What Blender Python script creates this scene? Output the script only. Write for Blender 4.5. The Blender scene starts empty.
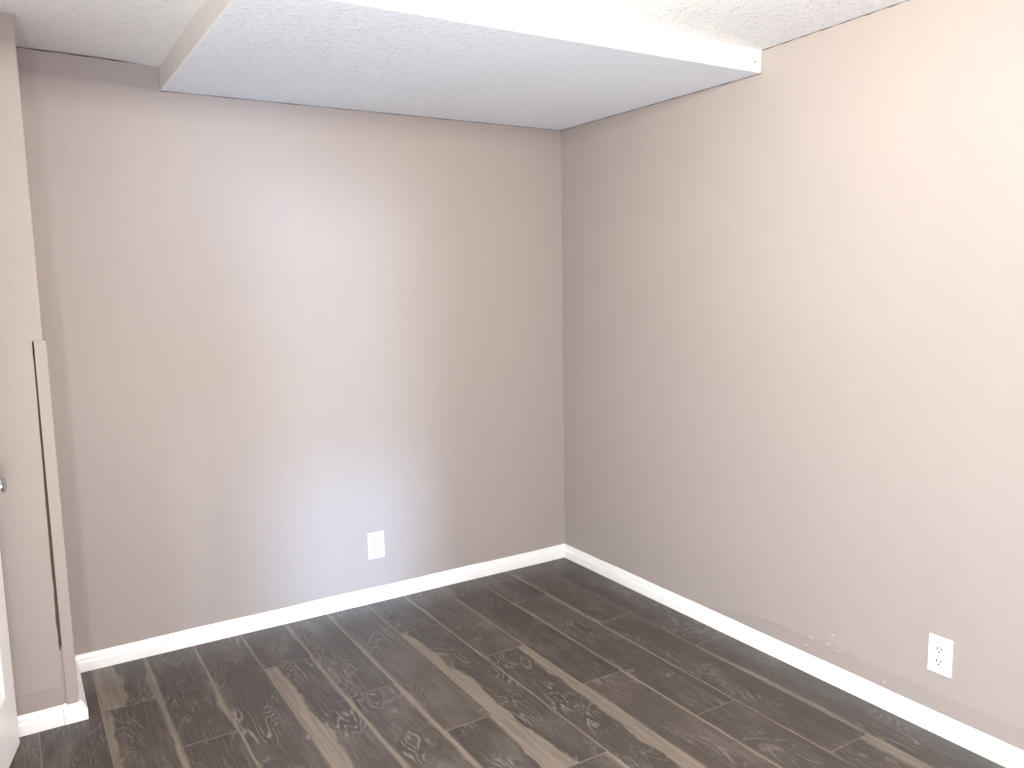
import bpy, bmesh, math, random
from mathutils import Matrix, Vector
random.seed(7)
S = bpy.context.scene
COL = S.collection

# ------------------------------------------------------------------ camera
cam_d = bpy.data.cameras.new('camera')
cam = bpy.data.objects.new('camera', cam_d); COL.objects.link(cam)
cam_d.sensor_width = 36.0
cam_d.lens = 812.107 / 1024 * 36.0
cam_d.clip_start = 0.02
CR = Vector((0.8481244275771845, -0.5294874568398106, -0.018110449916630585))
CU = Vector((0.08236042380446651, 0.09800126910767477, 0.991772409297634))
CF = Vector((0.5233562036869552, 0.8426379912528242, -0.12672608160826027))
m = Matrix((CR, CU, -CF)).transposed().to_4x4()
m.translation = Vector((-2.32297, -3.25726, 1.40))
cam.matrix_world = m
S.camera = cam

# ------------------------------------------------------------------ colour management
S.view_settings.view_transform = 'Standard'
S.view_settings.look = 'None'
S.view_settings.gamma = 1.0
S.view_settings.use_curve_mapping = False
S.view_settings.exposure = 0.0
S.cycles.use_denoising = True
S.cycles.max_bounces = 10
S.cycles.diffuse_bounces = 6

# ------------------------------------------------------------------ light: sky, low daylight through the tall window, glow of the window, added fill lights, ceiling lamp
SKY_STRENGTH = 0.4
DAY = 1.0;   DAY_COLOR = (1.95, 3.05, 4.5)       # low, cool daylight that lands as a tall patch on the back wall
GROUND = 1.0; GROUND_COLOR = (0.10, 0.45, 1.1)
WIN = 1.0;   WIN_COLOR = (3, 3, 12)             # watts per channel, low glass of the tall window behind the viewer
SIDE = 1.0;  SIDE_COLOR = (74, 68, 62)            # fill light added in the wall behind the viewer, on the left
LOW = 1.0;   LOW_COLOR = (62, 69, 72)             # fill light added low in the left wall
BULB = 1.0;  BULB_COLOR = (97, 93.5, 82)           # ceiling lamp
LAMP_POS = (-1.3, -1.9, 2.124)
w = bpy.data.worlds.new('sky'); S.world = w; w.use_nodes = True
bg = w.node_tree.nodes['Background']
bg.inputs['Color'].default_value = (0.55, 0.70, 1.0, 1); bg.inputs['Strength'].default_value = SKY_STRENGTH

def aim(o, d):
    o.rotation_euler = Vector(d).to_track_quat('-Z', 'Y').to_euler()
def set_color(l, col, k):
    m_ = max(col); l.color = tuple(c / m_ for c in col); l.energy = m_ * k

sl = bpy.data.lights.new('low_daylight', 'SUN'); set_color(sl, DAY_COLOR, DAY)
sl.angle = math.radians(6.0)
so = bpy.data.objects.new('low_daylight', sl); COL.objects.link(so); so.location = (-1.2, -8, 1.5)
aim(so, (0.03, 1, -0.045))

gl = bpy.data.lights.new('ground_bounce', 'SUN'); set_color(gl, GROUND_COLOR, GROUND)     # daylight thrown up from the ground outside
gl.angle = math.radians(9)
go = bpy.data.objects.new('ground_bounce', gl); COL.objects.link(go); go.location = (-1.2, -8, 0)
aim(go, (-0.04, 1, 0.30))

def area_light(name, loc, d, sx, sy, col, k):
    l = bpy.data.lights.new(name, 'AREA'); l.shape = 'RECTANGLE'; l.size = sx; l.size_y = sy
    set_color(l, col, k)
    o = bpy.data.objects.new(name, l); COL.objects.link(o); o.location = loc; aim(o, d)
area_light('window_daylight', (-1.29, -4.285, 0.44), (0, 1, 0), 0.60, 0.70, WIN_COLOR, WIN)
area_light('fill_front_left', (-2.07, -4.29, 0.60), (0, 1, 0), 0.76, 0.96, SIDE_COLOR, SIDE)  # fill for the lower walls, set in a made-up opening
area_light('fill_low_left', (-2.57, -2.40, 0.60), (1, 0, 0), 0.70, 0.96, LOW_COLOR, LOW)  # second made-up source, lifts the walls near the floor

# ------------------------------------------------------------------ node helpers
class NT:
    def __init__(s, name):
        s.m = bpy.data.materials.new(name); s.m.use_nodes = True
        s.t = s.m.node_tree; s.t.nodes.clear()
        s.out = s.t.nodes.new('ShaderNodeOutputMaterial')
        s.b = s.t.nodes.new('ShaderNodeBsdfPrincipled')
        s.t.links.new(s.b.outputs[0], s.out.inputs[0])
    def n(s, typ, **kw):
        x = s.t.nodes.new(typ)
        for k, v in kw.items(): setattr(x, k, v)
        return x
    def put(s, sock, v):
        if isinstance(v, bpy.types.NodeSocket): s.t.links.new(v, sock)
        elif v is not None: sock.default_value = v
    def math(s, op, a, b=None, c=None, clamp=False):
        x = s.n('ShaderNodeMath', operation=op, use_clamp=clamp)
        for i, v in enumerate((a, b, c)):
            if v is not None: s.put(x.inputs[i], v)
        return x.outputs[0]
    def mix(s, f, a, b, blend='MIX'):
        x = s.n('ShaderNodeMix', data_type='RGBA', blend_type=blend)
        s.put(x.inputs[0], f); s.put(x.inputs[6], a); s.put(x.inputs[7], b)
        return x.outputs[2]
    def noise(s, vec, scale, detail=2.0, rough=0.5, dist=0.0):
        x = s.n('ShaderNodeTexNoise')
        s.put(x.inputs['Vector'], vec); x.inputs['Scale'].default_value = scale
        x.inputs['Detail'].default_value = detail; x.inputs['Roughness'].default_value = rough
        x.inputs['Distortion'].default_value = dist
        return x.outputs[0]
    def mapr(s, v, a, b, c=0.0, d=1.0, smooth=False):
        x = s.n('ShaderNodeMapRange', interpolation_type='SMOOTHSTEP' if smooth else 'LINEAR')
        s.put(x.inputs[0], v); s.put(x.inputs[1], a); s.put(x.inputs[2], b); s.put(x.inputs[3], c); s.put(x.inputs[4], d)
        return x.outputs[0]
    def coord(s, scale=(1, 1, 1)):
        c = s.n('ShaderNodeTexCoord'); mp = s.n('ShaderNodeMapping')
        s.t.links.new(c.outputs['Object'], mp.inputs[0]); mp.inputs['Scale'].default_value = scale
        return mp.outputs[0]
    def bump(s, h, strength, dist, normal=None):
        x = s.n('ShaderNodeBump'); x.inputs['Strength'].default_value = strength
        x.inputs['Distance'].default_value = dist; s.put(x.inputs['Height'], h)
        if normal is not None: s.put(x.inputs['Normal'], normal)
        return x.outputs[0]

def lin(r, g, b):
    f = lambda c: (c / 255 / 12.92) if c / 255 <= 0.04045 else ((c / 255 + 0.055) / 1.055) ** 2.4
    return (f(r), f(g), f(b), 1.0)

def simple(name, col, rough=0.5, metal=0.0, spec=0.5, bump_s=0.0, bump_scale=60.0, bump_d=0.001):
    t = NT(name)
    v = t.coord()
    c = t.mix(t.mapr(t.noise(v, 9.0, 4), 0.3, 0.7, 0.0, 1.0), col, tuple(x * 0.965 for x in col[:3]) + (1,))
    t.put(t.b.inputs['Base Color'], c)
    t.b.inputs['Roughness'].default_value = rough
    t.b.inputs['Metallic'].default_value = metal
    t.b.inputs['Specular IOR Level'].default_value = spec
    if bump_s: t.put(t.b.inputs['Normal'], t.bump(t.noise(v, bump_scale, 3), bump_s, bump_d))
    return t.m

# wall paint: rolled greige over faintly ribbed panelling
def wall_material(name='greige_wall_paint', k=1.0):
    t = NT(name)
    v = t.coord()
    blot = t.noise(v, 1.7, 4, 0.55)
    base = t.mix(t.mapr(blot, 0.3, 0.7), (.332, .288, .268, 1), (.320, .277, .258, 1))
    rib = t.noise(t.coord((60, 60, 0.8)), 1.0, 2)
    base = t.mix(t.mapr(rib, 0.35, 0.65, 0.0, 0.13), base, (.30, .257, .238, 1))
    # faint pale scuffs, rolled on with the paint
    sc = t.noise(t.coord((3.1, 3.1, 1.2)), 6.0, 5, 0.65)
    base = t.mix(t.mapr(sc, 0.68, 0.74, 0.0, 0.12), base, (.42, .37, .34, 1))
    if k != 1.0: base = t.mix(1.0, base, (k, k * .985, k * .985, 1), 'MULTIPLY')
    t.put(t.b.inputs['Base Color'], base)
    t.b.inputs['Roughness'].default_value = 0.5
    t.b.inputs['Specular IOR Level'].default_value = 0.3
    peel = t.noise(v, 130, 3, 0.6)
    n1 = t.bump(rib, 0.05, 0.0015)
    t.put(t.b.inputs['Normal'], t.bump(peel, 0.3, 0.0018, n1))
    return t.m

def popcorn_material(name, col, amt, fade=False):
    t = NT(name)
    v = t.coord()
    vo = t.n('ShaderNodeTexVoronoi', feature='SMOOTH_F1'); t.put(vo.inputs['Vector'], v)
    vo.inputs['Scale'].default_value = 62.0; vo.inputs['Smoothness'].default_value = 0.6
    a = t.mapr(vo.outputs['Distance'], 0.0, 0.6, 1.0, 0.0)
    nn = t.noise(v, 55, 5, 0.65)
    h = t.math('MULTIPLY', a, t.mapr(nn, 0.46, 0.64))
    h = t.math('ADD', h, t.math('MULTIPLY', t.noise(v, 200, 2), 0.25))
    if fade:   # the texture was rolled out thinner towards the right-hand wall
        sep = t.n('ShaderNodeSeparateXYZ'); t.t.links.new(t.n('ShaderNodeTexCoord').outputs['Object'], sep.inputs[0])
        k = t.mapr(t.math('ADD', sep.outputs[0], t.math('MULTIPLY', sep.outputs[1], -0.35)), -1.25, -0.1, 1.0, 0.08, True)
        h = t.math('MULTIPLY', h, k)
    t.put(t.b.inputs['Base Color'], t.mix(t.mapr(t.noise(v, 2.0, 3), 0.3, 0.7), col, tuple(x * 0.97 for x in col[:3]) + (1,)))
    t.b.inputs['Roughness'].default_value = 0.75
    t.b.inputs['Specular IOR Level'].default_value = 0.25
    t.put(t.b.inputs['Normal'], t.bump(h, amt, 0.010))
    return t.m

# floor: dark smoked-oak planks with pale sapwood bands, limed grain and contour-like figure
def floor_material():
    t = NT('smoked_oak_planks')
    def attr(nm):
        a = t.n('ShaderNodeAttribute', attribute_name=nm); return a
    uv = t.n('ShaderNodeUVMap', uv_map='plank'); su = t.n('ShaderNodeSeparateXYZ')
    t.t.links.new(uv.outputs[0], su.inputs[0])
    u, v = su.outputs[0], su.outputs[1]          # metres across and along the plank
    seed = attr('seed').outputs['Fac']; tone = attr('tone').outputs['Fac']
    bl = attr('band_left').outputs['Fac']; br = attr('band_right').outputs['Fac']
    swirl = attr('swirl').outputs['Fac']; width = attr('width').outputs['Fac']
    def vec(ku, kv, off=13.7):
        c = t.n('ShaderNodeCombineXYZ')
        t.put(c.inputs[0], t.math('MULTIPLY', u, ku)); t.put(c.inputs[1], t.math('MULTIPLY', v, kv))
        t.put(c.inputs[2], t.math('MULTIPLY', seed, off)); return c.outputs[0]
    wob = t.math('MULTIPLY', t.math('SUBTRACT', t.noise(vec(5, 7), 1.0, 4, 0.6), 0.5), 0.06)
    wob2 = t.math('MULTIPLY', t.math('SUBTRACT', t.noise(vec(5, 8, 29.1), 1.0, 4, 0.6), 0.5), 0.06)
    def band(dist, wid, wb):
        # ragged inner edge, straight at the plank side; no band where its width is under 1 mm
        lim = t.math('ADD', wid, t.math('MULTIPLY', wb, t.mapr(wid, 0.0, 0.03)))
        e = t.mapr(t.math('SUBTRACT', lim, dist), -0.005, 0.006, 0, 1, True)
        return t.math('MULTIPLY', e, t.mapr(wid, 0.0008, 0.003))
    b1 = band(u, bl, wob)
    b2 = band(t.math('SUBTRACT', width, u), br, wob2)
    bandm = t.math('MAXIMUM', b1, b2)
    # colours
    mott = t.noise(vec(14, 5), 1.0, 5, 0.6)
    dark = t.mix(tone, lin(52, 47, 44), lin(86, 77, 69))
    dark = t.mix(t.mapr(mott, 0.3, 0.7, 0.0, 0.75), dark, lin(70, 63, 59))
    cloud = t.noise(vec(9, 3, 41.0), 1.0, 4, 0.6)
    dark = t.mix(t.mapr(cloud, 0.5, 0.72, 0.0, 0.5), dark, lin(108, 100, 96))
    # limed figure: contour lines of a stretched noise
    fig = t.noise(vec(9, 2.6, 7.7), 1.0, 2.0, 0.5, 0.35)
    cont = t.math('SINE', t.math('MULTIPLY', fig, 110.0))
    breakup = t.noise(vec(150, 40), 1.0, 2)
    spots = t.mapr(t.noise(vec(10, 4.5, 3.3), 1.0, 2), 0.47, 0.60, 0, 1, True)
    figm = t.math('MULTIPLY', t.mapr(cont, 0.35, 0.95, 0, 1), t.mapr(breakup, 0.36, 0.56))
    figm = t.math('MULTIPLY', t.math('MULTIPLY', figm, spots), swirl)
    figd = t.math('MULTIPLY', t.math('MULTIPLY', t.mapr(cont, -0.95, -0.3, 1, 0), spots), swirl)
    body = t.mix(t.math('MULTIPLY', figd, 0.45), dark, lin(48, 42, 40))
    body = t.mix(t.math('MULTIPLY', figm, 0.62), body, lin(146, 138, 131))
    # fine pores along the plank
    pore = t.noise(vec(230, 9), 1.0, 3, 0.6)
    body = t.mix(t.mapr(pore, 0.52, 0.72, 0, 0.42), body, lin(124, 114, 106))
    body = t.mix(t.mapr(pore, 0.30, 0.46, 0.35, 0), body, lin(44, 38, 37))
    sap = t.mix(t.mapr(t.noise(vec(120, 4), 1.0, 3), 0.35, 0.65), lin(131, 118, 107), lin(104, 94, 86))
    colr = t.mix(t.math('MULTIPLY', bandm, 0.92), body, sap)
    # pale bevel line on plank edges
    edge = attr('edge').outputs['Fac']
    colr = t.mix(t.math('MULTIPLY', edge, 0.75), colr, lin(132, 119, 108))
    t.put(t.b.inputs['Base Color'], colr)
    t.put(t.b.inputs['Roughness'], t.mapr(mott, 0.3, 0.7, 0.33, 0.46))
    t.b.inputs['Specular IOR Level'].default_value = 0.38
    hgt = t.math('ADD', t.math('MULTIPLY', pore, 0.5), t.math('MULTIPLY', mott, 0.6))
    t.put(t.b.inputs['Normal'], t.bump(hgt, 0.18, 0.002))
    return t.m

M = {}
M['wall'] = wall_material()
M['old_paint'] = wall_material('older_paint_strip', 0.935)
M['ceiling'] = popcorn_material('popcorn_ceiling', lin(222, 221, 220), 0.65)
M['soffit_bottom'] = popcorn_material('soffit_popcorn', lin(219, 222, 228), 0.6, True)
M['soffit_paint'] = simple('white_ceiling_paint', lin(224, 222, 218), 0.6, bump_s=0.2, bump_scale=40, bump_d=0.003)
M['floor'] = floor_material()
M['trim'] = simple('white_gloss_trim', lin(230, 229, 228), 0.32, bump_s=0.15, bump_scale=30, bump_d=0.002)
M['plastic'] = simple('white_plastic', lin(226, 225, 222), 0.3)
M['socket'] = simple('white_socket_plastic', lin(205, 203, 199), 0.35)
M['slot'] = simple('dark_slot', lin(34, 33, 33), 0.7, spec=0.1)
M['screw'] = simple('painted_screw', lin(205, 203, 200), 0.35, metal=0.3)
M['door'] = simple('white_door_paint', lin(243, 240, 238), 0.4, bump_s=0.1, bump_scale=80)
M['chrome'] = simple('chrome', lin(200, 200, 200), 0.12, metal=1.0)
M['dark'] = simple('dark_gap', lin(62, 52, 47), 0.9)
M['bare'] = simple('seam_shadow_brown', lin(104, 86, 77), 0.9)  # brown that darkens the seam in place of shade

# ------------------------------------------------------------------ mesh helpers
def mesh_obj(name, bm, mats, parent=None, kind=None):
    me = bpy.data.meshes.new(name)
    bmesh.ops.recalc_face_normals(bm, faces=bm.faces[:])
    bm.to_mesh(me); bm.free()
    for mm in (mats if isinstance(mats, (list, tuple)) else [mats]): me.materials.append(mm)
    o = bpy.data.objects.new(name, me); COL.objects.link(o)
    if parent: o.parent = parent
    if kind: o['kind'] = kind
    return o

def box(bm, x0, x1, y0, y1, z0, z1, mi=0, bevel=0.0):
    vs = [bm.verts.new((x, y, z)) for z in (z0, z1) for y in (y0, y1) for x in (x0, x1)]
    q = [(0, 1, 3, 2), (4, 6, 7, 5), (0, 4, 5, 1), (2, 3, 7, 6), (0, 2, 6, 4), (1, 5, 7, 3)]
    fs = [bm.faces.new([vs[i] for i in f]) for f in q]
    for f in fs: f.material_index = mi
    if bevel:
        es = list({e for f in fs for e in f.edges})
        r = bmesh.ops.bevel(bm, geom=es, offset=bevel, segments=2, affect='EDGES', profile=0.6)
        for f in r['faces']: f.material_index = mi
    return fs

def prism(bm, poly, axis, a, b, mi=0):
    """extrude a 2-D polygon along an axis; poly gives the other two coordinates in order"""
    def P(p, t):
        return {'x': (t, p[0], p[1]), 'y': (p[0], t, p[1]), 'z': (p[0], p[1], t)}[axis]
    A = [bm.verts.new(P(p, a)) for p in poly]; B = [bm.verts.new(P(p, b)) for p in poly]
    n = len(poly)
    fs = [bm.faces.new(A), bm.faces.new(B[::-1])]
    for i in range(n):
        fs.append(bm.faces.new((A[i], B[i], B[(i + 1) % n], A[(i + 1) % n])))
    for f in fs: f.material_index = mi
    return fs

def smooth(o, angle=35):
    for p in o.data.polygons: p.use_smooth = True
    bm = bmesh.new(); bm.from_mesh(o.data)
    for e in bm.edges:
        e.smooth = not (len(e.link_faces) == 2 and e.calc_face_angle(0) > math.radians(angle))
    bm.to_mesh(o.data); bm.free()

# ------------------------------------------------------------------ dimensions (metres); the far corner is the origin
ZC = 2.20                 # ceiling
ZS = 2.104                # soffit underside
SX, SY = -1.777, -1.215   # soffit left end and front
JX, JY = -2.229, -0.376   # corner of the boxed-out wall on the left
XL = -2.58                # left wall
YF = -4.30                # wall behind the camera
T = 0.12

# ------------------------------------------------------------------ floor
PW = 0.1795; PL = 1.105; X0 = -0.004
# hand-read planks: (row, index) -> tone, swirl, left band profile, right band profile (far end -> near end), metres
SPEC = {
 (0,0): (.15,.2,[0,0,0,.004,.004],[0]*5), (0,1): (.25,.5,[.012,.03,.034,.012,.010],[0]*5),
 (1,0): (.35,.5,[.01,.02,.03,.034,.036],[0]*5), (1,1): (.30,.7,[.01,.006,.006,.006,.012],[0,0,.004,.006,.006]),
 (1,2): (.55,.5,[0]*5,[.055,.05,.06,.05,.05]),
 (2,0): (.15,.2,[.006]*5,[0,.004,.004,0,0]), (2,1): (.35,.9,[.022,.02,.014,.010,.006],[.012,.01,.006,.006,.004]),
 (2,2): (.50,.6,[.012]*5,[0]*5),
 (3,0): (.05,.25,[.005,.005,.006,.004,.004],[.004]*5), (3,1): (.60,.8,[.02,.012,.014,.012,.012],[.02,.012,.01,.006,.004]),
 (4,0): (.50,.4,[.015,.012,.01,.008,.006],[.006]*5), (4,1): (.35,1.,[.004]*5,[.045,.06,.058,.07,.05]),
 (5,0): (.25,.4,[.006]*5,[.014,.016,.012,.008,.006]), (5,1): (.20,.8,[.035,.045,.07,.055,.085],[.006,.006,.004,.004,.004]),
 (5,2): (.45,.5,[.01]*5,[.03,.02,.02,.02,.02]),
 (6,0): (.70,.6,[.012,.018,.022,.02,.016],[0,0,.006,.008,.008]), (6,1): (.12,.9,[.02,.012,.01,.01,.01],[.03,.07,.05,.03,.02]),
 (7,0): (.45,.4,[.012,.014,.014,.008,.006],[.010,.006,.012,.016,.012]), (7,1): (.40,1.,[.006,.012,.03,.05,.04],[.02,.03,.02,.02,.02]),
 (8,0): (.20,.4,[.004]*5,[.012,.012,.010,.008,.008]), (8,1): (.30,.9,[.055,.06,.075,.06,.05],[.012,.014,.012,.008,.006]),
 (9,0): (.28,1.,[.004,.004,.006,.006,.01],[.006]*5), (9,1): (.4,.8,[.01]*5,[.01]*5),
 (10,0): (.20,.5,[.01,.02,.02,.022,.02],[.012,.016,.022,.04,.012]), (10,1): (.25,.5,[.02,.03,.02,.02,.02],[.006]*5),
 (11,0): (.18,.4,[.075,.09,.11,.10,.09],[.004,.01,.016,.02,.022]), (11,1): (.3,.5,[.06,.04,.03,.03,.03],[.02]*5),
 (12,0): (.12,.4,[0]*5,[0,0,0,0,0]), (12,1): (.3,.4,[.0]*5,[.02]*5),
}
def build_floor():
    bm = bmesh.new()
    uvl = bm.loops.layers.uv.new('plank')
    names = ('seed', 'tone', 'swirl', 'band_left', 'band_right', 'width', 'edge')
    lay = {n: bm.loops.layers.float.new(n) for n in names}
    rng = random.Random(3)
    nrows = int((0 - XL) / PW) + 2
    for r in range(nrows):
        xr = X0 - r * PW if r else 0.02
        xl = X0 - (r + 1) * PW
        off = PL * (1, 2 / 3, 1 / 3)[r % 3]
        ends = [0.02] + [-(off + k * PL) for k in range(6)]
        for k in range(len(ends) - 1):
            ya, yb = ends[k], max(ends[k + 1], YF - 0.2)
            if ya <= YF - 0.1: break
            # index by the order from the back wall
            sp = SPEC.get((r, k))
            if sp is None:
                sp = (rng.uniform(.1, .6), rng.uniform(.3, 1), [rng.choice((0, .006, .02, .045)) * rng.uniform(.6, 1.4) for _ in range(5)],
                      [rng.choice((0, .004, .01, .02)) * rng.uniform(.6, 1.4) for _ in range(5)])
            tone, sw, BL, BR = sp
            KEEP = .85 if (r, k) in ((5, 1), (4, 1), (8, 1), (1, 2), (11, 0)) else .5
            BL = [b * (KEEP if b > .006 else .7) for b in BL]; BR = [b * (KEEP if b > .006 else .7) for b in BR]
            seed = rng.random() * 3.0
            N = 16
            g = 0.0014          # half bevel
            def face(pts, edge, us, vs, b):
                f = bm.faces.new([bm.verts.new(p) for p in pts])
                for lp, uu, vv, (l_, r_) in zip(f.loops, us, vs, b):
                    lp[uvl].uv = (uu, vv)
                    lp[lay['seed']] = seed; lp[lay['tone']] = tone; lp[lay['swirl']] = max(sw, .55)
                    lp[lay['band_left']] = l_; lp[lay['band_right']] = r_
                    lp[lay['width']] = PW; lp[lay['edge']] = edge
            def prof(B, t):
                s = t * (len(B) - 1); i = min(int(s), len(B) - 2); q = s - i
                q = q * q * (3 - 2 * q)
                return B[i] * (1 - q) + B[i + 1] * q
            yA, yB = ya - g, yb + g
            for i in range(N):
                t0, t1 = i / N, (i + 1) / N
                y0, y1 = yA + (yB - yA) * t0, yA + (yB - yA) * t1
                b0 = (prof(BL, t0), prof(BR, t0)); b1 = (prof(BL, t1), prof(BR, t1))
                v0, v1 = (ya - y0), (ya - y1)
                face([(xl + g, y1, 0), (xr - g, y1, 0), (xr - g, y0, 0), (xl + g, y0, 0)], 0.0,
                     (g, PW - g, PW - g, g), (v1, v1, v0, v0), (b1, b1, b0, b0))
                # bevelled long edges
                face([(xl, y1, -.0008), (xl + g, y1, 0), (xl + g, y0, 0), (xl, y0, -.0008)], 0.8, (0, g, g, 0), (v1, v1, v0, v0), (b1, b1, b0, b0))
                face([(xr - g, y1, 0), (xr, y1, -.0008), (xr, y0, -.0008), (xr - g, y0, 0)], 0.8, (PW - g, PW, PW, PW - g), (v1, v1, v0, v0), (b1, b1, b0, b0))
            z2 = [(0, 0)] * 4
            face([(xl, yA, 0), (xr, yA, 0), (xr, ya, -.0008), (xl, ya, -.0008)], 1.0, (0, PW, PW, 0), (0, 0, 0, 0), z2)
            face([(xl, yb, -.0008), (xr, yb, -.0008), (xr, yB, 0), (xl, yB, 0)], 1.0, (0, PW, PW, 0), (1, 1, 1, 1), z2)
    bmesh.ops.remove_doubles(bm, verts=bm.verts[:], dist=1e-5)
    o = mesh_obj('floor', bm, M['floor'], kind='structure')
    return o
build_floor()
# slab under the boards
bm = bmesh.new(); box(bm, XL - 1.2, 0.12, YF - T, 0.12, -0.12, -0.004)
mesh_obj('floor_slab', bm, M['dark'], kind='structure')

# ------------------------------------------------------------------ walls
bm = bmesh.new(); box(bm, XL - T, T, 0, T, 0, ZC + .1)
mesh_obj('wall_back', bm, M['wall'], kind='structure')

bm = bmesh.new(); box(bm, 0, T, YF - T, 0, 0, ZC + .1)
# the ghost of an older, taller base under the paint: a thin raised strip with a soft wobbling top edge
n = 70; top = []
for i in range(n + 1):
    y = -0.95 - i * (YF + 0.95) / -n
    top.append((y, 0.126 + 0.0035 * math.sin(y * 7.1) + 0.002 * math.sin(y * 23) + random.uniform(-.0008, .0008) + .004 * min(1, (-y - .95)) - .062 * max(0, 1 - (-y - .95) / .42) ** 2))
lo = [bm.verts.new((-0.0009, y, 0.02)) for y, z in top]
hi = [bm.verts.new((-0.0009, y, z)) for y, z in top]
hb = [bm.verts.new((0.0002, y, z + 0.006)) for y, z in top]
for i in range(n):
    bm.faces.new((lo[i], lo[i + 1], hi[i + 1], hi[i])).material_index = 1; bm.faces.new((hi[i], hi[i + 1], hb[i + 1], hb[i])).material_index = 1
mesh_obj('wall_right', bm, [M['wall'], M['old_paint']], kind='structure')

# boxed-out wall on the left: core, face panel with a ragged right edge beside the corner guard
SEAM = -2.2545
GZ = 1.243
bm = bmesh.new()
box(bm, XL - .05, JX, JY + 0.016, 0, 0, ZC + .1)
edge = []
for i in range(64):
    z = GZ * i / 63
    rag = (0.0026 * math.sin(z * 31) + 0.002 * math.sin(z * 83 + 1)) * max(0.12, 1 - z / 0.62)
    shift = -0.0012 * (1 - z / GZ) - (0.0045 if z < 0.62 else 0.0045 * max(0, 1 - (z - .62) / .6)) * 0.9
    edge.append((SEAM - 0.0030 + rag + shift, z))
poly = [(XL - .05, 0)] + edge + [(SEAM - 0.0035, GZ - .002), (SEAM + .002, GZ - .003), (JX, GZ - .003), (JX, ZC + .1), (XL - .05, ZC + .1)]
prism(bm, poly, 'y', JY, JY + 0.017)
# caulked stretch low down, where the gap closes up
cz = [(SEAM - .012, 0.0), (SEAM + .004, 0.0), (SEAM + .004, .24), (SEAM - .001, .262), (SEAM - .004, .250), (SEAM - .010, .236)]
prism(bm, cz, 'y', JY + 0.0025, JY + 0.016)
# ridge of the older base, painted over
pts = []
for i in range(25):
    x = XL + (SEAM - .008 - XL) * i / 24
    pts.append((x, 0.130 + 0.002 * math.sin(x * 40) + 0.0012 * math.sin(x * 93)))
lo = [bm.verts.new((x, JY - .0009, .02)) for x, z in pts]; hi = [bm.verts.new((x, JY - .0009, z)) for x, z in pts]
hb = [bm.verts.new((x, JY + .0002, z + .006)) for x, z in pts]
for i in range(24):
    bm.faces.new((lo[i], lo[i + 1], hi[i + 1], hi[i])).material_index = 1; bm.faces.new((hi[i], hi[i + 1], hb[i + 1], hb[i])).material_index = 1
box(bm, SEAM - .016, SEAM + .006, JY + .0145, JY + .0155, .24, GZ - .004, 2)      # liner coloured dark as the crack's shadow, at the bottom of the seam
wj = mesh_obj('wall_left', bm, [M['wall'], M['old_paint'], M['bare']], kind='structure')  # 'bare' is the dark colour for the seam's shadow

# L-shaped corner guard strip, painted with the wall
bm = bmesh.new()
prism(bm, [(SEAM + .001, JY - .006), (-2.2215, JY - .006), (-2.2195, JY - .004), (-2.2195, JY + .030), (JX + .0005, JY + .030), (JX + .0005, JY + .001), (JX, JY + .001), (SEAM + .001, JY + .001)], 'z', 0.02, GZ)
cg = mesh_obj('trim_1', bm, M['wall'], kind='structure')
bv = cg.modifiers.new('soft', 'BEVEL'); bv.width = 0.0015; bv.segments = 2; bv.limit_method = 'ANGLE'

# left wall with the door opening, and the hall stub beyond it
DY0, DY1, DH = -0.445, -1.215, 2.03
bm = bmesh.new()
box(bm, XL - T, XL, DY0, JY + .02, 0, ZC + .1)
for a, b, z0, z1 in ((-2.77, -2.03, .10, 1.10),):     # opening cut for the added low fill
    box(bm, XL - T, XL, a, b, 0, z0); box(bm, XL - T, XL, a, b, z1, ZC + .1)
box(bm, XL - T, XL, -2.03, DY1, 0, ZC + .1); box(bm, XL - T, XL, YF - T, -2.77, 0, ZC + .1)
box(bm, XL - T, XL, DY1, DY0, DH + .01, ZC + .1)
box(bm, XL - 1.2, XL - T, DY0 + .12, DY0 + .2, 0, ZC + .1)
box(bm, XL - 1.2, XL - T, DY1 - .2, DY1 - .12, 0, ZC + .1)
box(bm, XL - 1.3, XL - 1.2, DY1 - .2, DY0 + .2, 0, ZC + .1)
mesh_obj('wall_door_side', bm, M['wall'], kind='structure')

# wall behind the camera with the tall window
WX0, WX1, WZ0, WZ1 = -1.62, -0.90, 0.06, 2.02
bm = bmesh.new()
box(bm, XL - T, -2.46, YF - T, YF, 0, ZC + .1); box(bm, -1.68, WX0, YF - T, YF, 0, ZC + .1); box(bm, -2.46, -1.68, YF - T, YF, 0, .10); box(bm, -2.46, -1.68, YF - T, YF, 1.10, ZC + .1); box(bm, WX1, T, YF - T, YF, 0, ZC + .1)  # left opening is added for the front fill light
box(bm, WX0, WX1, YF - T, YF, 0, WZ0); box(bm, WX0, WX1, YF - T, YF, WZ1, ZC + .1)
mesh_obj('wall_front', bm, M['wall'], kind='structure')
bm = bmesh.new()
fw = .035
box(bm, WX0, WX0 + fw, YF - .08, YF - .03, WZ0, WZ1); box(bm, WX1 - fw, WX1, YF - .08, YF - .03, WZ0, WZ1)
box(bm, WX0 + fw, WX1 - fw, YF - .08, YF - .03, WZ0, WZ0 + fw); box(bm, WX0 + fw, WX1 - fw, YF - .08, YF - .03, WZ1 - fw, WZ1)
win1 = mesh_obj('window_1', bm, M['trim'], kind='structure')
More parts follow.
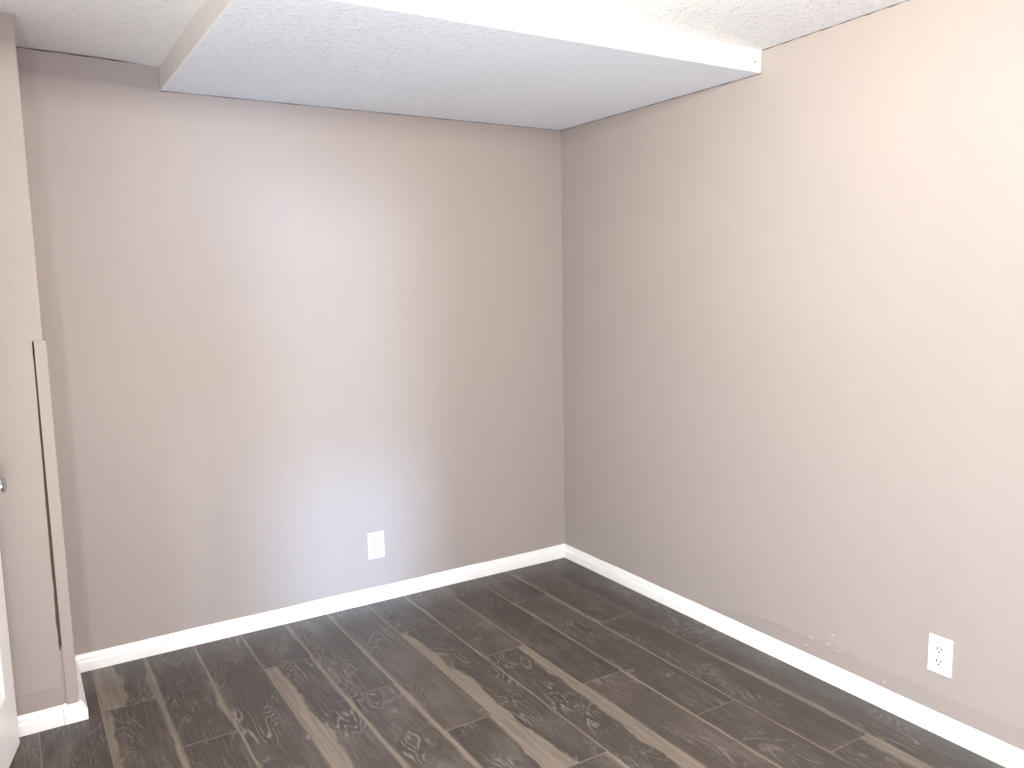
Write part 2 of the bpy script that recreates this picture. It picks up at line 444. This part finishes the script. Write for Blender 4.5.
# added unseen filter: thins and warms the daylight above its lower edge
sh = NT('daylight_filter_sheet'); tr = sh.n('ShaderNodeBsdfTransparent'); tr.inputs[0].default_value = (.60, .50, .42, 1)
sh.t.links.new(tr.outputs[0], sh.out.inputs[0])
bm = bmesh.new(); n_ = 12
pts = [(WX0 + .03 + (WX1 - WX0 - .06) * i / n_, YF - .022 + .004 * (i % 2)) for i in range(n_ + 1)]
lo = [bm.verts.new((x, y, .80)) for x, y in pts]; hi = [bm.verts.new((x, y, WZ1 - .01)) for x, y in pts]
for i in range(n_): bm.faces.new((lo[i], lo[i + 1], hi[i + 1], hi[i]))
mesh_obj('daylight_filter', bm, sh.m, parent=win1)
bm = bmesh.new()
box(bm, -2.46, -2.425, YF - .08, YF - .03, .10, 1.10); box(bm, -1.715, -1.68, YF - .08, YF - .03, .10, 1.10)
box(bm, -2.425, -1.715, YF - .08, YF - .03, .10, .135); box(bm, -2.425, -1.715, YF - .08, YF - .03, 1.065, 1.10)
mesh_obj('fill_frame_front', bm, M['trim'], kind='structure')  # frame added around the front-left fill light
for nm, a, b, z0, z1 in (('fill_frame_left', -2.77, -2.03, .10, 1.10),):  # frame dressing the opening of the low fill, added with it
    bm = bmesh.new(); x0, x1 = XL - .09, XL - .04
    box(bm, x0, x1, a, a + fw, z0, z1); box(bm, x0, x1, b - fw, b, z0, z1)
    box(bm, x0, x1, a + fw, b - fw, z0, z0 + fw); box(bm, x0, x1, a + fw, b - fw, z1 - fw, z1)
    mesh_obj(nm, bm, M['trim'], kind='structure')

# unseen slab added outside the front-left opening to keep the low sun out
bm = bmesh.new(); box(bm, -3.6, -1.78, -5.0, -4.92, -0.1, 2.4)
mesh_obj('sun_blocker', bm, M['wall'], kind='structure')

# ------------------------------------------------------------------ ceiling and soffit
def ceil_z(x, y):
    # the textured board sags a little where it meets the soffit
    d = max(0.0, min(1.0, (y - SY + .9) / .9)) if y < SY else 1.0
    rx = max(0.0, min(1.0, (x + 1.9) / 0.25))
    return ZC - 0.019 * d * rx - (0.008 * max(0, 1 - abs(x + 1.80) / .25) if y > SY else 0)
bm = bmesh.new()
xs = [XL - T] + [XL + i * 0.12 for i in range(22) if XL + i * 0.12 < -.02] + [-.003]
ys = [-.0025] + [-i * 0.15 for i in range(1, 29)] + [YF - T]
gr = [[bm.verts.new((x, y, ceil_z(x, y))) for x in xs] for y in ys]
for j in range(len(ys) - 1):
    for i in range(len(xs) - 1):
        bm.faces.new((gr[j][i], gr[j][i + 1], gr[j + 1][i + 1], gr[j + 1][i]))
c = mesh_obj('ceiling', bm, M['ceiling'], kind='structure')
for p in c.data.polygons: p.use_smooth = True
bm = bmesh.new(); box(bm, XL - 1.3, T, YF - T, T, ZC + .01, ZC + .12)
mesh_obj('ceiling_deck', bm, M['soffit_paint'], kind='structure')

bm = bmesh.new()
fs = box(bm, SX, -.003, SY, -.0025, ZS, ZC + .005)
fs[0].material_index = 1                       # underside is textured
es = [e for e in bm.edges if all(abs(v.co.z - ZS) < 1e-6 for v in e.verts) and (all(abs(v.co.y - SY) < 1e-6 for v in e.verts) or all(abs(v.co.x - SX) < 1e-6 for v in e.verts))]
bmesh.ops.bevel(bm, geom=es, offset=0.004, segments=3, affect='EDGES', profile=.5)
sf = mesh_obj('soffit', bm, [M['soffit_paint'], M['soffit_bottom']], kind='structure')
# dark strips painted as the shadow gap where the boards meet the walls, a hair wide and uneven
def joint_shade(bm, p0, p1, off, n=60, h=.0030):
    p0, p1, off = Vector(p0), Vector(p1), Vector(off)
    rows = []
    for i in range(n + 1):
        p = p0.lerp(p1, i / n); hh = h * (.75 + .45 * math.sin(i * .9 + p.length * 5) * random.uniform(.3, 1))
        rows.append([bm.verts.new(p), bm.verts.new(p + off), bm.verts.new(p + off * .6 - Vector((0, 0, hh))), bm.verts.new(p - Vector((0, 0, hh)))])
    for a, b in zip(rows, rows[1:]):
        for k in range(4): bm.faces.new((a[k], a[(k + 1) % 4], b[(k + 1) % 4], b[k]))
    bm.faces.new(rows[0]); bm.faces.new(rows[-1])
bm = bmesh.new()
joint_shade(bm, (SX, -.0002, ZS + .001), (0, -.0002, ZS + .001), (0, -.0022, 0))
joint_shade(bm, (-.0002, 0, ZS + .001), (-.0002, SY, ZS + .001), (-.0022, 0, 0))
joint_shade(bm, (JX, -.0002, ZC - .0005), (SX, -.0002, ZC - .009), (0, -.0022, 0), 30)
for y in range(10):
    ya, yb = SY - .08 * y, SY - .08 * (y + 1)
    joint_shade(bm, (-.0002, ya, ceil_z(0, ya - .001) + .001), (-.0002, yb, ceil_z(0, yb) + .001), (-.0022, 0, 0), 6)
mesh_obj('joint_shadow', bm, M['dark'], kind='structure')
def nail(name, loc, r=.0035, normal='y'):
    b = bmesh.new()
    bmesh.ops.create_uvsphere(b, u_segments=10, v_segments=6, radius=r)
    for v in b.verts:
        if normal == 'y': v.co.y *= .35
        else: v.co.z *= .35
    o = mesh_obj(name, b, M['slot'], parent=sf); o.location = loc; o['label'] = 'dark nail head'
nail('nail_head', (-0.036, SY, 2.139))
nail('nail_head', (-0.0625, -0.953, ZS), .0025, 'z')
nail('nail_head', (-0.314, -0.408, ZS), .0025, 'z')

# ------------------------------------------------------------------ baseboards
HB = 0.0667
# (distance from wall, height)
PROF = [(0, 0), (.0125, 0), (.0125, .034), (.0115, .040), (.0085, .0445), (.0085, .048), (.0075, .054), (.0055, .0615), (.0035, .0655), (0, HB)]
def base_run(bm, p0, p1, nrm, m0=0.0, m1=0.0, seg=24, wob=.0006, dm=1.0):
    """moulding from p0 to p1 on the floor; nrm points into the room; m0, m1 lengthen (+) or mitre (-) each end by that many profile depths"""
    d = Vector((p1[0] - p0[0], p1[1] - p0[1])); L = d.length; d.normalize(); n2 = Vector(nrm)
    rows = []
    for i in range(seg + 1):
        s = i / seg; row = []
        for k, (q, h) in enumerate(PROF):
            a = -m0 * q; b = L + m1 * q
            t = a + (b - a) * s
            pt = Vector(p0) + d * t + n2 * q * dm
            hz = h + (wob * (math.sin(t * 11 + k) + random.uniform(-.6, .6)) if k == len(PROF) - 1 else 0)
            row.append(bm.verts.new((pt.x, pt.y, hz)))
        rows.append(row)
    for i in range(seg):
        for k in range(len(PROF) - 1):
            bm.faces.new((rows[i][k], rows[i + 1][k], rows[i + 1][k + 1], rows[i][k + 1]))
    bm.faces.new(rows[0]); bm.faces.new(rows[-1][::-1])
bm = bmesh.new(); base_run(bm, (-2.2195, 0), (0, 0), (0, -1), -1.8, -1, 40, .0012)
o = mesh_obj('baseboard_back', bm, M['trim'], kind='structure'); smooth(o, 28)
bm = bmesh.new(); base_run(bm, (0, 0), (0, YF), (-1, 0), -1, 0, 60)
o = mesh_obj('baseboard_right', bm, M['trim'], kind='structure'); smooth(o, 28)
bm = bmesh.new()
base_run(bm, (XL, JY), (-2.2668, JY), (0, -1), 0, 0, 8, .0015)
base_run(bm, (-2.2655, JY - .001), (-2.2195, JY - .001), (0, -1), 0, 1.8, 4, .0015)
base_run(bm, (-2.2195, JY - .001), (-2.2195, 0), (1, 0), 1, -1, 8, .0006, 1.8)
o = mesh_obj('baseboard_left', bm, M['trim'], kind='structure'); smooth(o, 28)

# ------------------------------------------------------------------ door, ajar in the left wall
ang = math.radians(12.2)
lead = Vector((-2.391, -0.444, 0.008))                 # leading bottom corner, room side
dirv = Vector((-math.sin(ang), -math.cos(ang), 0))     # from the leading edge towards the hinge
nrmv = Vector((math.cos(ang), -math.sin(ang), 0))      # into the room
DW, DT = 0.76, 0.035
door = bpy.data.objects.new('door_1', None); COL.objects.link(door); door['kind'] = 'structure'
mt = Matrix((dirv, nrmv, Vector((0, 0, 1)))).transposed().to_4x4(); mt.translation = lead
door.matrix_world = mt
# local axes: x along the door from the leading edge, y out of the room-side face, z up
bm = bmesh.new()
H_ = 2.0
st = 0.105
cols = [(st, DW / 2 - .045), (DW / 2 + .045, DW - st)]
rws = [(0.20, 0.80), (0.93, 1.53), (1.63, 1.90)]
xsx = sorted({0, DW, *[v for c_ in cols for v in c_]}); zsz = sorted({0, H_, *[v for r_ in rws for v in r_]})
def ispanel(x, z): return any(a < x < b for a, b in cols) and any(a < z < b for a, b in rws)
for i in range(len(xsx) - 1):
    for j in range(len(zsz) - 1):
        x0, x1, z0, z1 = xsx[i], xsx[i + 1], zsz[j], zsz[j + 1]
        if not ispanel((x0 + x1) / 2, (z0 + z1) / 2):
            bm.faces.new([bm.verts.new(p) for p in ((x0, 0, z0), (x1, 0, z0), (x1, 0, z1), (x0, 0, z1))])
        else:
            rings = [(0, 0), (.012, -.008), (.022, -.008), (.045, -.002)]
            prev = None
            for ins, dep in rings:
                cur = [bm.verts.new(p) for p in ((x0 + ins, dep, z0 + ins), (x1 - ins, dep, z0 + ins), (x1 - ins, dep, z1 - ins), (x0 + ins, dep, z1 - ins))]
                if prev:
                    for q in range(4): bm.faces.new((prev[q], prev[(q + 1) % 4], cur[(q + 1) % 4], cur[q]))
                prev = cur
            bm.faces.new(prev)
for f in ([(0, 0, 0), (0, -DT, 0), (0, -DT, H_), (0, 0, H_)], [(DW, 0, 0), (DW, -DT, 0), (DW, -DT, H_), (DW, 0, H_)],
          [(0, -DT, 0), (DW, -DT, 0), (DW, -DT, H_), (0, -DT, H_)], [(0, 0, 0), (DW, 0, 0), (DW, -DT, 0), (0, -DT, 0)], [(0, 0, H_), (DW, 0, H_), (DW, -DT, H_), (0, -DT, H_)]):
    bm.faces.new([bm.verts.new(p) for p in f])
bmesh.ops.remove_doubles(bm, verts=bm.verts[:], dist=1e-5)
mesh_obj('door_slab', bm, M['door'], parent=door)
KX, KZ = 0.068, 0.829
def lathe(name, prof, mat, parent, loc, seg=32):
    b = bmesh.new(); rings = []
    for y, r in prof:
        rings.append([b.verts.new((r * math.cos(2 * math.pi * i / seg), y, r * math.sin(2 * math.pi * i / seg))) for i in range(seg)])
    for a, c_ in zip(rings, rings[1:]):
        for i in range(seg): b.faces.new((a[i], a[(i + 1) % seg], c_[(i + 1) % seg], c_[i]))
    b.faces.new(rings[0]); b.faces.new(rings[-1])
    o = mesh_obj(name, b, mat, parent=parent); o.location = loc; smooth(o, 40); return o
kn = lathe('door_knob', [(0, .030), (.004, .030), (.007, .026), (.009, .012), (.022, .0105), (.025, .016), (.030, .022), (.036, .0245), (.042, .023), (.046, .017), (.0485, .008), (.049, .001)], M['chrome'], door, (KX, 0, KZ))
kn['label'] = 'round chrome door knob'

# ------------------------------------------------------------------ wall outlets
def make_outlet(label, loc, rz, group):
    root = bpy.data.objects.new('wall_outlet', None); COL.objects.link(root)
    root.location = loc; root.rotation_euler = (0, 0, rz)
    root['label'] = label; root['category'] = 'outlet'; root['group'] = group
    W, H = .0745, .118
    b = bmesh.new()
    rings = []
    for ins, y in ((0, 0), (0, -.003), (.0015, -.0052), (.004, -.0062)):
        a, c_ = W / 2 - ins, H / 2 - ins
        pts = []; rad = .003
        for cx, cz, a0 in ((a - rad, c_ - rad, 0), (-a + rad, c_ - rad, 90), (-a + rad, -c_ + rad, 180), (a - rad, -c_ + rad, 270)):
            for k in range(4):
                t = math.radians(a0 + 30 * k); pts.append((cx + rad * math.cos(t), y, cz + rad * math.sin(t)))
        rings.append([b.verts.new(p) for p in pts])
    for r0, r1 in zip(rings, rings[1:]):
        n_ = len(r0)
        for i in range(n_): b.faces.new((r0[i], r0[(i + 1) % n_], r1[(i + 1) % n_], r1[i]))
    b.faces.new(rings[-1]); b.faces.new(rings[0][::-1])
    mesh_obj('cover_plate', b, M['plastic'], parent=root)
    for sz in (1, -1):
        zc = sz * .0195
        b = bmesh.new(); pts = []
        for k in range(40):       # round face with flattened top and bottom
            t = 2 * math.pi * k / 40
            pts.append((.0172 * math.cos(t), max(-.0142, min(.0142, .0172 * math.sin(t)))))
        A = [b.verts.new((x, -.0058, z)) for x, z in pts]; B_ = [b.verts.new((x, -.0078, z)) for x, z in pts]
        C_ = [b.verts.new((x * .955, -.0084, z * .955)) for x, z in pts]
        for i in range(40):
            j = (i + 1) % 40
            b.faces.new((A[i], A[j], B_[j], B_[i])); b.faces.new((B_[i], B_[j], C_[j], C_[i]))
        b.faces.new(C_)
        rec = mesh_obj('receptacle', b, M['socket'], parent=root); rec.location = (0, 0, zc)
        for sx, hh in ((-.0063, .0085), (.0063, .0070)):
            b = bmesh.new(); box(b, -.0015, .0015, -.0087, -.0082, -hh / 2, hh / 2)
            s_ = mesh_obj('slot', b, M['slot'], parent=rec); s_.location = (sx, 0, .0035)
        b = bmesh.new()
        prism(b, [(0.0027 * math.cos(math.radians(a)), 0.0027 * math.sin(math.radians(a)) if a <= 180 else -.0018 if a in (200, 340) else -.0022) for a in (0, 30, 60, 90, 120, 150, 180, 200, 270, 340)], 'y', -.0086, -.0082)
        g_ = mesh_obj('ground_hole', b, M['slot'], parent=rec); g_.location = (0, 0, -.0075)
    b = bmesh.new(); bmesh.ops.create_cone(b, cap_ends=True, segments=20, radius1=.0032, radius2=.0026, depth=.0014)
    bmesh.ops.rotate(b, verts=b.verts[:], matrix=Matrix.Rotation(math.radians(90), 3, 'X'))
    scw = mesh_obj('screw', b, M['screw'], parent=root); scw.location = (0, -.0066, 0)
    return root
make_outlet('white duplex wall outlet low on the far wall, left of the room corner', (-1.019, 0, .2555), 0, 'white duplex outlets low on the walls')
make_outlet('white duplex wall outlet low on the right-hand wall, nearest the viewer', (0, -1.951, .2485), math.radians(-90), 'white duplex outlets low on the walls')

# paint chips on the right wall
def chip(y, z, ry, rz):
    b = bmesh.new(); k = 9
    pts = [(y + ry * random.uniform(.6, 1) * math.cos(2 * math.pi * i / k), z + rz * random.uniform(.6, 1) * math.sin(2 * math.pi * i / k)) for i in range(k)]
    prism(b, pts, 'x', -.0024, .0005)
    return b
chips = bmesh.new()
for y, z, ry, rz in ((-1.576, .172, .005, .003), (-1.774, .087, .005, .0025), (-1.56, .132, .012, .0016), (-1.49, .131, .014, .0012), (-1.60, .124, .018, .001), (-1.47, .096, .008, .002)):
    t_ = bpy.data.meshes.new('t'); bb = chip(y, z, ry, rz); bb.to_mesh(t_); bb.free(); chips.from_mesh(t_); bpy.data.meshes.remove(t_)
M['chip'] = simple('bare_paint_chip', (.50, .43, .39, 1), .6)
ch = mesh_obj('paint_chips', chips, M['chip'], parent=bpy.data.objects['wall_right'])

# ------------------------------------------------------------------ ceiling lamp in front of the soffit
lamp = bpy.data.objects.new('ceiling_lamp', None); COL.objects.link(lamp)
lamp.location = (LAMP_POS[0], LAMP_POS[1], ZC - .012)
lamp['label'] = 'white porcelain ceiling lamp holder with one bare round bulb'; lamp['category'] = 'lamp'
def lathe_z(name, prof, mat, parent, seg=28):
    b = bmesh.new(); rings = []
    for z, r in prof:
        rings.append([b.verts.new((r * math.cos(2 * math.pi * i / seg), r * math.sin(2 * math.pi * i / seg), z)) for i in range(seg)])
    for a, c_ in zip(rings, rings[1:]):
        for i in range(seg): b.faces.new((a[i], a[(i + 1) % seg], c_[(i + 1) % seg], c_[i]))
    b.faces.new(rings[0]); b.faces.new(rings[-1])
    o = mesh_obj(name, b, mat, parent=parent); smooth(o, 40); return o
lathe_z('lamp_holder', [(.012, .115), (-.006, .115), (-.014, .105), (-.020, .040), (-.030, .024)], M['plastic'], lamp)
eb = NT('lit_bulb'); em = eb.n('ShaderNodeEmission'); em.inputs['Color'].default_value = tuple(c / max(BULB_COLOR) for c in BULB_COLOR) + (1,)
RB = .052
em.inputs['Strength'].default_value = BULB * max(BULB_COLOR) / (math.pi * 4 * math.pi * RB * RB)
eb.t.links.new(em.outputs[0], eb.out.inputs[0])
zb = LAMP_POS[2] - (ZC - .012)
prof = [(zb + RB * math.cos(a), RB * math.sin(a)) for a in [math.radians(28 + i * (150 / 14)) for i in range(15)]]
lathe_z('bulb', [(zb + .047, .022)] + prof, eb.m, lamp)
